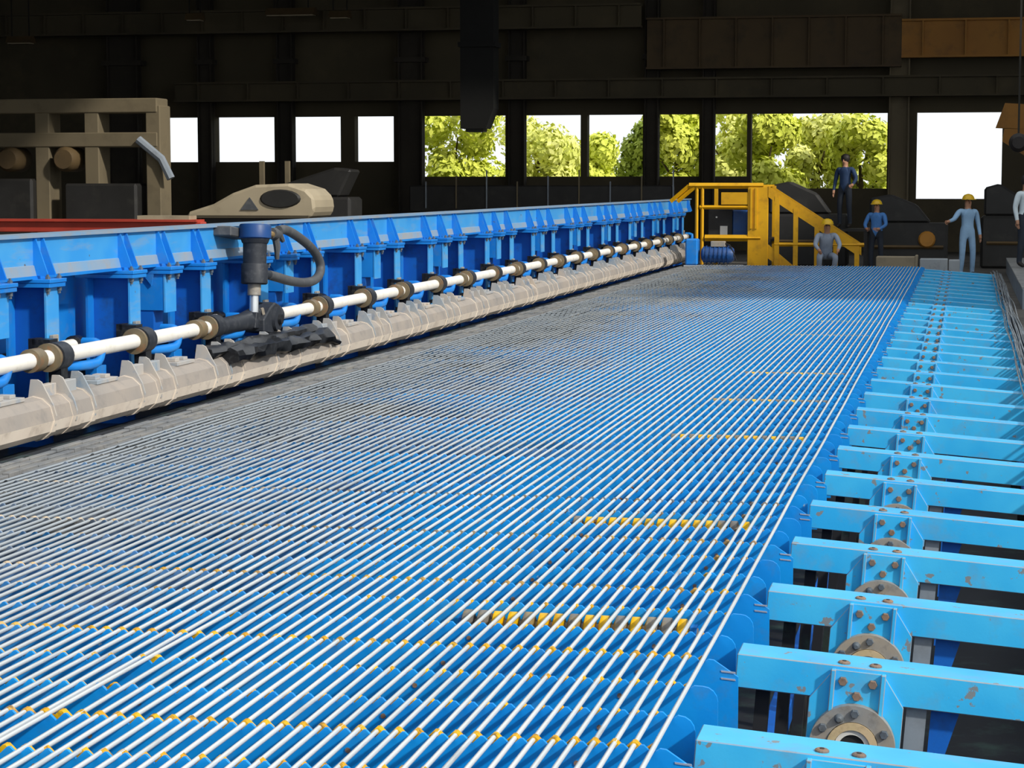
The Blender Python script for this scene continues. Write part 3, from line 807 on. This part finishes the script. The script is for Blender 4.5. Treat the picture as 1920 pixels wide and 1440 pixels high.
MB().tube([(1.6, -.35, 2.9), (2.1, -.35, 2.5), (2.3, -.35, 2.1)], .09, 8).build('duct', 'grey', r, 40)
tag(r, 'tan mill stand with two round brownish motors at the far left', 'machine')

r = empty('mill_stand', (-14.6, 46, FLOOR))
MB().box(-1.3, 1.3, -.5, .5, 0, 1.7).build('gear_case', 'machine_dark', r, None, .06)
MB().prism([(-1.2, 1.7), (1.0, 1.7), (1.3, 2.3), (.9, 2.35), (-.4, 1.95), (-1.2, 1.9)], 'y', -.4, .4).build('hood', 'machine_dark', r, None, .05)
MB().lathe([(-.55, .2), (-.5, .24), (.3, .24)], 'y', (.3, 0, 1.3), 16).build('motor', 'motor_blue', r, 40)
for x in (-.9, -.3): MB().box(x - .05, x + .05, -.05, .05, 1.7, 2.5).build('pipe', 'column_tan', r)
tag(r, 'dark mill housing with sloping hood behind the blue beam', 'machine')
r = empty('cable_rack', (-10.8, 55, FLOOR))
MB().box(-3.6, 3.4, -.2, .2, 1.25, 1.95).build('tray', 'machine_dark', r, None, .03)
for k in range(9):
    x = -3.4 + k * .82; MB().box(x - .06, x + .06, -.1, .1, 0, 1.25).build('leg', 'machine_dark', r)
    MB().box(x + .25, x + .28, -.25, -.2, 1.35, 2.05 + .15 * (k % 3)).build('conduit', 'column_tan' if k % 2 else 'grey', r)
tag(r, 'long black cable rack behind the far half of the blue beam', 'rack')

# ------------------------------------------------------------------ yellow platform with stair
PYY = 46.0
r = empty('yellow_platform', (-5.0, PYY, FLOOR))
zf = -FLOOR
def yb(a, b, w, nm, mat='yellow'):
    return MB().bar((a[0] + 5.0, a[1], a[2] + zf), (b[0] + 5.0, b[1], b[2] + zf), w).build(nm, mat, r)
yb((-5.85, 0, 1.60), (-4.25, 0, 1.60), .09, 'top_rail')
yb((-5.85, 0, 1.60), (-6.25, 0, 1.26), .06, 'brace'); yb((-5.70, 0, 1.60), (-6.1, 0, 1.26), .06, 'brace')
yb((-5.68, 0, 1.60), (-5.68, 0, FLOOR), .05, 'post'); yb((-5.56, 0, 1.60), (-5.56, 0, FLOOR), .05, 'post')
yb((-5.62, 0, 1.14), (-4.3, 0, 1.14), .06, 'mid_rail'); yb((-5.5, 0, .48), (-4.3, 0, .48), .10, 'deck_edge')
MB().box(-.15, .42, -.03, .03, zf + 1.20, zf + 1.46).build('name_board', 'yellow', r)
MB().box(.42, .86, -.04, .04, 0, zf + 1.58).build('side_panel', 'yellow', r, None, .01)
for x in (.50, .60): MB().box(x - .02, x + .02, -.075, -.04, zf + .68, zf + 1.55).build('panel_rib', 'yellow', r)
MB().box(-.6, .9, .0, 2.2, zf + .40, zf + .46).build('deck', 'machine_dark', r)
for x, y in ((-.5, 2.1), (.8, 2.1)): MB().box(x - .04, x + .04, y - .04, y + .04, 0, zf + 1.6).build('post', 'yellow', r)
MB().bar((-.5, 2.1, zf + 1.58), (.8, 2.1, zf + 1.58), .06).build('top_rail', 'yellow', r)
# stair descending to the right
st = [(.86, zf + 1.58), (2.75, zf + .38)]
MB().prism([(.86, zf + 1.60), (.86, zf + 1.36), (2.8, zf + .10), (2.8, zf + .36)], 'y', -.05, .0).build('stringer', 'yellow', r)
MB().prism([(.86, zf + 1.60), (.86, zf + 1.36), (2.8, zf + .10), (2.8, zf + .36)], 'y', .85, .9).build('stringer', 'yellow', r)
for k in range(8):
    x = .95 + k * .235; z = zf + 1.40 - k * .152
    MB().box(x - .12, x + .12, .0, .85, z - .03, z).build('tread', 'machine_dark', r)
MB().prism([(.86, zf + .35), (.86, zf + .05), (1.45, -.0), (1.7, -.0)], 'y', -.03, .02).build('brace', 'yellow', r)
for x in (1.05, 1.45, 1.9, 2.3, 2.75):
    z = zf + 1.50 - (x - .86) * .65
    MB().box(x - .05, x + .05, -.06, -.0, 0, z).build('baluster', 'yellow', r)
MB().bar((1.0, -.03, zf + .35), (2.9, -.03, zf + .35), .06).build('low_rail', 'yellow', r)
tag(r, 'yellow steel platform with stairs at the far end of the bed', 'platform')

r = empty('control_cabinet', (-5.05, 46.6, .462))
MB().box(-.42, .10, -.25, .25, 0, .63).build('body', 'machine_dark', r, None, .01)
MB().box(.10, .42, -.22, .25, 0, .61).build('door', 'motor_blue', r, None, .02)
MB().box(-.16, .0, -.265, -.25, .06, .27).build('white_plate', 'paper', r)
MB().lathe([(-.27, .02), (-.25, .02)], 'y', (-.24, 0, .46), 10).build('lamp', 'paper', r)
tag(r, 'black and blue control cabinet with white plate on the yellow platform', 'cabinet')

r = empty('drive_motor', (-5.3, 44.6, -.35))
MB().box(-.45, .75, -.25, .25, 0, .30).build('base', 'block_grey', r, None, .01)
MB().lathe([(-.2, .10), (-.16, .17), (.42, .17), (.48, .12)], 'x', (0.1, 0, .52), 18).build('motor', 'motor_blue', r, 40)
for k in range(6): MB().ring(-.10 + k * .09, -.08 + k * .09, .19, .15, 'x', (.1, 0, .52), 18).build('fin', 'motor_blue', r)
MB().box(-.42, -.16, -.2, .2, .30, .85).build('gear_box', 'frame', r, None, .03)
MB().box(.1, .4, -.1, .1, .68, .80).build('terminal_box', 'steel', r, None, .01)
MB().tube([(.3, 0, .78), (.5, -.1, .72), (.65, -.1, .4)], .02, 6).build('cable', 'grease', r, 40)
tag(r, 'blue drive motor with gear box beneath the yellow platform', 'motor')
tag(MB().box(-1.78, -.98, 44.3, 44.8, FLOOR, .16).box(-1.0, -.94, 44.28, 44.82, FLOOR, .19).build('concrete_kerb', 'block', None, None, .015), 'brownish concrete block behind the far end of the bed', 'block')
tag(MB().box(-.90, -.34, 44.3, 44.8, FLOOR, .12).box(-.32, -.1, 44.3, 44.8, FLOOR, .10).build('concrete_kerb', 'block_grey', None, None, .015), 'pale grey concrete block beside the blue far beam', 'block')

# dark machines behind the workers
def dark_machine(x, y, w, h, label, seed):
    g = random.Random(seed)
    r = empty('dark_machine', (x, y, FLOOR))
    MB().box(-w / 2, w / 2, -.4, .4, 0, h * .62).build('body', 'machine_dark', r, None, .06)
    MB().prism([(-w * .45, h * .62), (w * .3, h * .62), (w * .12, h * .86), (-w * .2, h), (-w * .45, h * .95)], 'y', -.3, .3).build('hood', 'machine_dark', r, None, .05)
    MB().lathe([(-.5, .16), (-.45, .2), (-.3, .2)], 'y', (w * .25, 0, h * .4), 14).build('hub', 'crane', r, 40)
    MB().bar((-w * .4, -.42, h * .3), (w * .45, -.42, h * .3), .06).build('guard_rail', 'crane_brown', r)
    return tag(r, label, 'machine')
dark_machine(-3.75, 52, 2.0, 2.05, 'dark rounded machine behind the yellow stairs', 1)
dark_machine(-1.35, 51, 1.9, 1.75, 'dark machine between the blue-shirted workers', 2)
dark_machine(1.05, 52, 1.4, 2.0, 'dark machine behind the worker at the right edge', 3)
r = empty('work_platform', (-2.75, 50.2, FLOOR))
MB().box(-.6, .6, -.4, .4, .90, .96).build('deck', 'machine_dark', r)
for x in (-.5, .5):
    for y in (-.35, .35): MB().box(x - .04, x + .04, y - .04, y + .04, 0, .90).build('leg', 'machine_dark', r)
tag(r, 'small dark work platform carrying the worker in navy', 'platform')
r = empty('horn_lamp', (1.0, 44, 2.46))
MB().lathe([(-.12, .12), (-.05, .19), (.08, .19), (.15, .06)], 'y', seg=18).build('housing', 'hair', r, 40)
MB().box(-.02, .02, .0, .04, .15, 7.6).build('hanger', 'soot_dark', r)
tag(r, 'round black lamp hanging at the right edge', 'lamp')
tag(MB().prism([(.72, 3.1), (1.7, 3.05), (1.7, 3.7), (.95, 3.75)], 'y', 57.8, 58).prism([(.9, 2.75), (1.75, 2.2), (1.75, 3.05), (.95, 3.1)], 'y', 57.8, 58).build('hanging_banner', 'crane'), 'orange-yellow hanging banner at the upper right', 'banner')

# ------------------------------------------------------------------ people
def person(loc, rz, pose, mats, label, height=1.72, helmet=True):
    """joints in metres for a 1.72 m figure facing -Y; pose overrides joints"""
    J = dict(pelvis=(0, 0, .93), waist=(0, .0, 1.08), chest=(0, -.01, 1.28), neck=(0, 0, 1.44), head0=(0, -.01, 1.52), head1=(0, -.015, 1.64),
             shl=(.18, 0, 1.40), ell=(.25, .02, 1.13), wrl=(.26, -.06, .89), hal=(.26, -.08, .80),
             shr=(-.18, 0, 1.40), elr=(-.25, .02, 1.13), wrr=(-.26, -.06, .89), har=(-.26, -.08, .80),
             hil=(.10, 0, .90), knl=(.12, -.03, .50), anl=(.13, .02, .09), tol=(.14, -.14, .04),
             hir=(-.10, 0, .90), knr=(-.12, -.03, .50), anr=(-.13, .02, .09), tor=(-.14, -.14, .04))
    J.update(pose)
    names = list(J); idx = {n_: i for i, n_ in enumerate(names)}
    E_ = [('pelvis', 'waist'), ('waist', 'chest'), ('chest', 'neck'), ('neck', 'head0'), ('head0', 'head1')]
    for s in 'lr':
        E_ += [('chest', 'sh' + s), ('sh' + s, 'el' + s), ('el' + s, 'wr' + s), ('wr' + s, 'ha' + s),
               ('pelvis', 'hi' + s), ('hi' + s, 'kn' + s), ('kn' + s, 'an' + s), ('an' + s, 'to' + s)]
    rad = dict(pelvis=(.15, .11), waist=(.14, .10), chest=(.16, .115), neck=(.055, .055), head0=(.075, .08), head1=(.085, .10))
    for s in 'lr':
        rad.update({'sh' + s: (.07, .07), 'el' + s: (.05, .05), 'wr' + s: (.036, .036), 'ha' + s: (.04, .03), 'hi' + s: (.09, .09), 'kn' + s: (.068, .068), 'an' + s: (.052, .052), 'to' + s: (.04, .035)})
    me = bpy.data.meshes.new('body_skeleton'); me.from_pydata([J[n_] for n_ in names], [(idx[a], idx[b]) for a, b in E_], [])
    tmp = bpy.data.objects.new('tmp', me); COL.objects.link(tmp)
    sk = tmp.modifiers.new('s', 'SKIN'); tmp.modifiers.new('u', 'SUBSURF').levels = 1
    for i, n_ in enumerate(names):
        me.skin_vertices[0].data[i].radius = rad[n_]; me.skin_vertices[0].data[i].use_root = (n_ == 'pelvis')
    dg = bpy.context.evaluated_depsgraph_get()
    body = bpy.data.meshes.new_from_object(tmp.evaluated_get(dg))
    bpy.data.objects.remove(tmp)
    body.materials.clear()
    for k in ('skin', mats[0], mats[1], 'boots'): body.materials.append(M[k])
    def near(p):
        best = None
        for a, b in E_:
            A, B = Vector(J[a]), Vector(J[b]); d = B - A; t = max(0, min(1, (p - A).dot(d) / d.length_squared)); q = (p - A - d * t).length
            if best is None or q < best[0]: best = (q, a, b)
        return best[1:]
    for f in body.polygons:
        a, b = near(f.center)
        if b in ('head0', 'head1') or b[:2] == 'ha': mi = 0
        elif b[:2] in ('kn', 'an', 'hi') : mi = 2
        elif b[:2] == 'to': mi = 3
        else: mi = 1
        f.material_index = mi; f.use_smooth = True
    root = link('person', body, None, loc); root.rotation_euler.z = rz
    s = height / 1.72; root.scale = (s, s, s)
    h0 = Vector(J['head1'])
    if helmet:
        MB().lathe([(-.01, .135), (.0, .13), (.05, .115), (.09, .08), (.11, .02)], 'z', tuple(h0), 18).box(h0.x - .09, h0.x + .09, h0.y - .19, h0.y - .1, h0.z - .012, h0.z + .004).build('helmet', 'helmet', root, 50)
    else:
        MB().lathe([(-.08, .085), (-.02, .105), (.05, .10), (.09, .06), (.105, .015)], 'z', (h0.x, h0.y + .02, h0.z), 14).build('hair', 'hair', root, 50)
    # face: nose, eyes, mouth
    MB().prism([(-.014, -.05), (.014, -.05), (0, .01)], 'y', h0.y - .118, h0.y - .07).build('nose', 'skin', root, loc=(h0.x, 0, h0.z - .04))
    for sx_ in (-1, 1): MB().lathe([(-.004, .010), (0, .012)], 'y', (h0.x + sx_ * .032, h0.y - .092, h0.z - .035), 8).build('eye', 'hair', root)
    # fingers
    for sd in 'lr':
        w = Vector(J['wr' + sd]); h = Vector(J['ha' + sd]); d = (h - w).normalized(); u = d.cross(Vector((1, 0, 0))).normalized()
        fb = MB()
        for k in range(4): 
            b0 = h + u * (.026 - .0175 * k); ln = (.062, .075, .07, .052)[k]
            fb.tube([b0, b0 + d * ln * .6, b0 + d * ln + Vector((-.012 if sd == 'l' else .012, 0, 0))], [.009, .008, .006], 6)
        fb.tube([w + d * .03 - u * .03, w + d * .06 - u * .055, w + d * .10 - u * .05], [.011, .010, .008], 6)
        fb.build('fingers', 'skin', root, 50)
    return tag(root, label, 'person', 'workers at the far end')
person((.04, 46.6, FLOOR), R(25), dict(elr=(-.36, -.12, 1.22), wrr=(-.55, -.28, 1.18), har=(-.63, -.33, 1.17)), ('shirt_pale', 'shirt_pale'), 'worker in pale blue overalls and yellow helmet reaching to one side', 1.75)
person((-1.95, 48.6, FLOOR), R(-15), dict(ell=(.26, -.1, 1.14), wrl=(.16, -.3, 1.05), hal=(.1, -.36, 1.05), elr=(-.26, -.1, 1.14), wrr=(-.16, -.3, 1.05), har=(-.1, -.36, 1.05)), ('shirt_blue', 'trouser_dark'), 'worker in bright blue shirt standing behind the concrete block', 1.62)
crouch = dict(pelvis=(0, .18, .50), waist=(0, .12, .64), chest=(0, .02, .82), neck=(0, -.06, .97), head0=(0, -.08, 1.05), head1=(0, -.10, 1.16),
              shl=(.18, -.03, .93), ell=(.26, -.18, .72), wrl=(.20, -.38, .62), hal=(.18, -.45, .58), shr=(-.18, -.03, .93), elr=(-.26, -.18, .72), wrr=(-.20, -.38, .62), har=(-.18, -.45, .58),
              hil=(.10, .16, .48), knl=(.17, -.22, .48), anl=(.15, .0, .09), tol=(.16, -.15, .04), hir=(-.10, .16, .48), knr=(-.17, -.22, .48), anr=(-.15, .0, .09), tor=(-.16, -.15, .04))
person((-2.85, 45.3, FLOOR), R(10), crouch, ('shirt_grey', 'shirt_grey'), 'crouching worker in grey-blue clothes beside the yellow stairs', 1.72)
person((-2.75, 50.2, .61), R(-20), dict(ell=(.30, -.05, 1.16), wrl=(.28, -.22, 1.02), hal=(.27, -.3, 1.0)), ('shirt_navy', 'trouser_dark'), 'worker in navy standing on the small dark platform', 1.70, False)
person((1.15, 43.0, .0), R(40), {}, ('shirt_white', 'trouser_dark'), 'worker in white shirt and dark trousers at the right edge', 1.80, False)
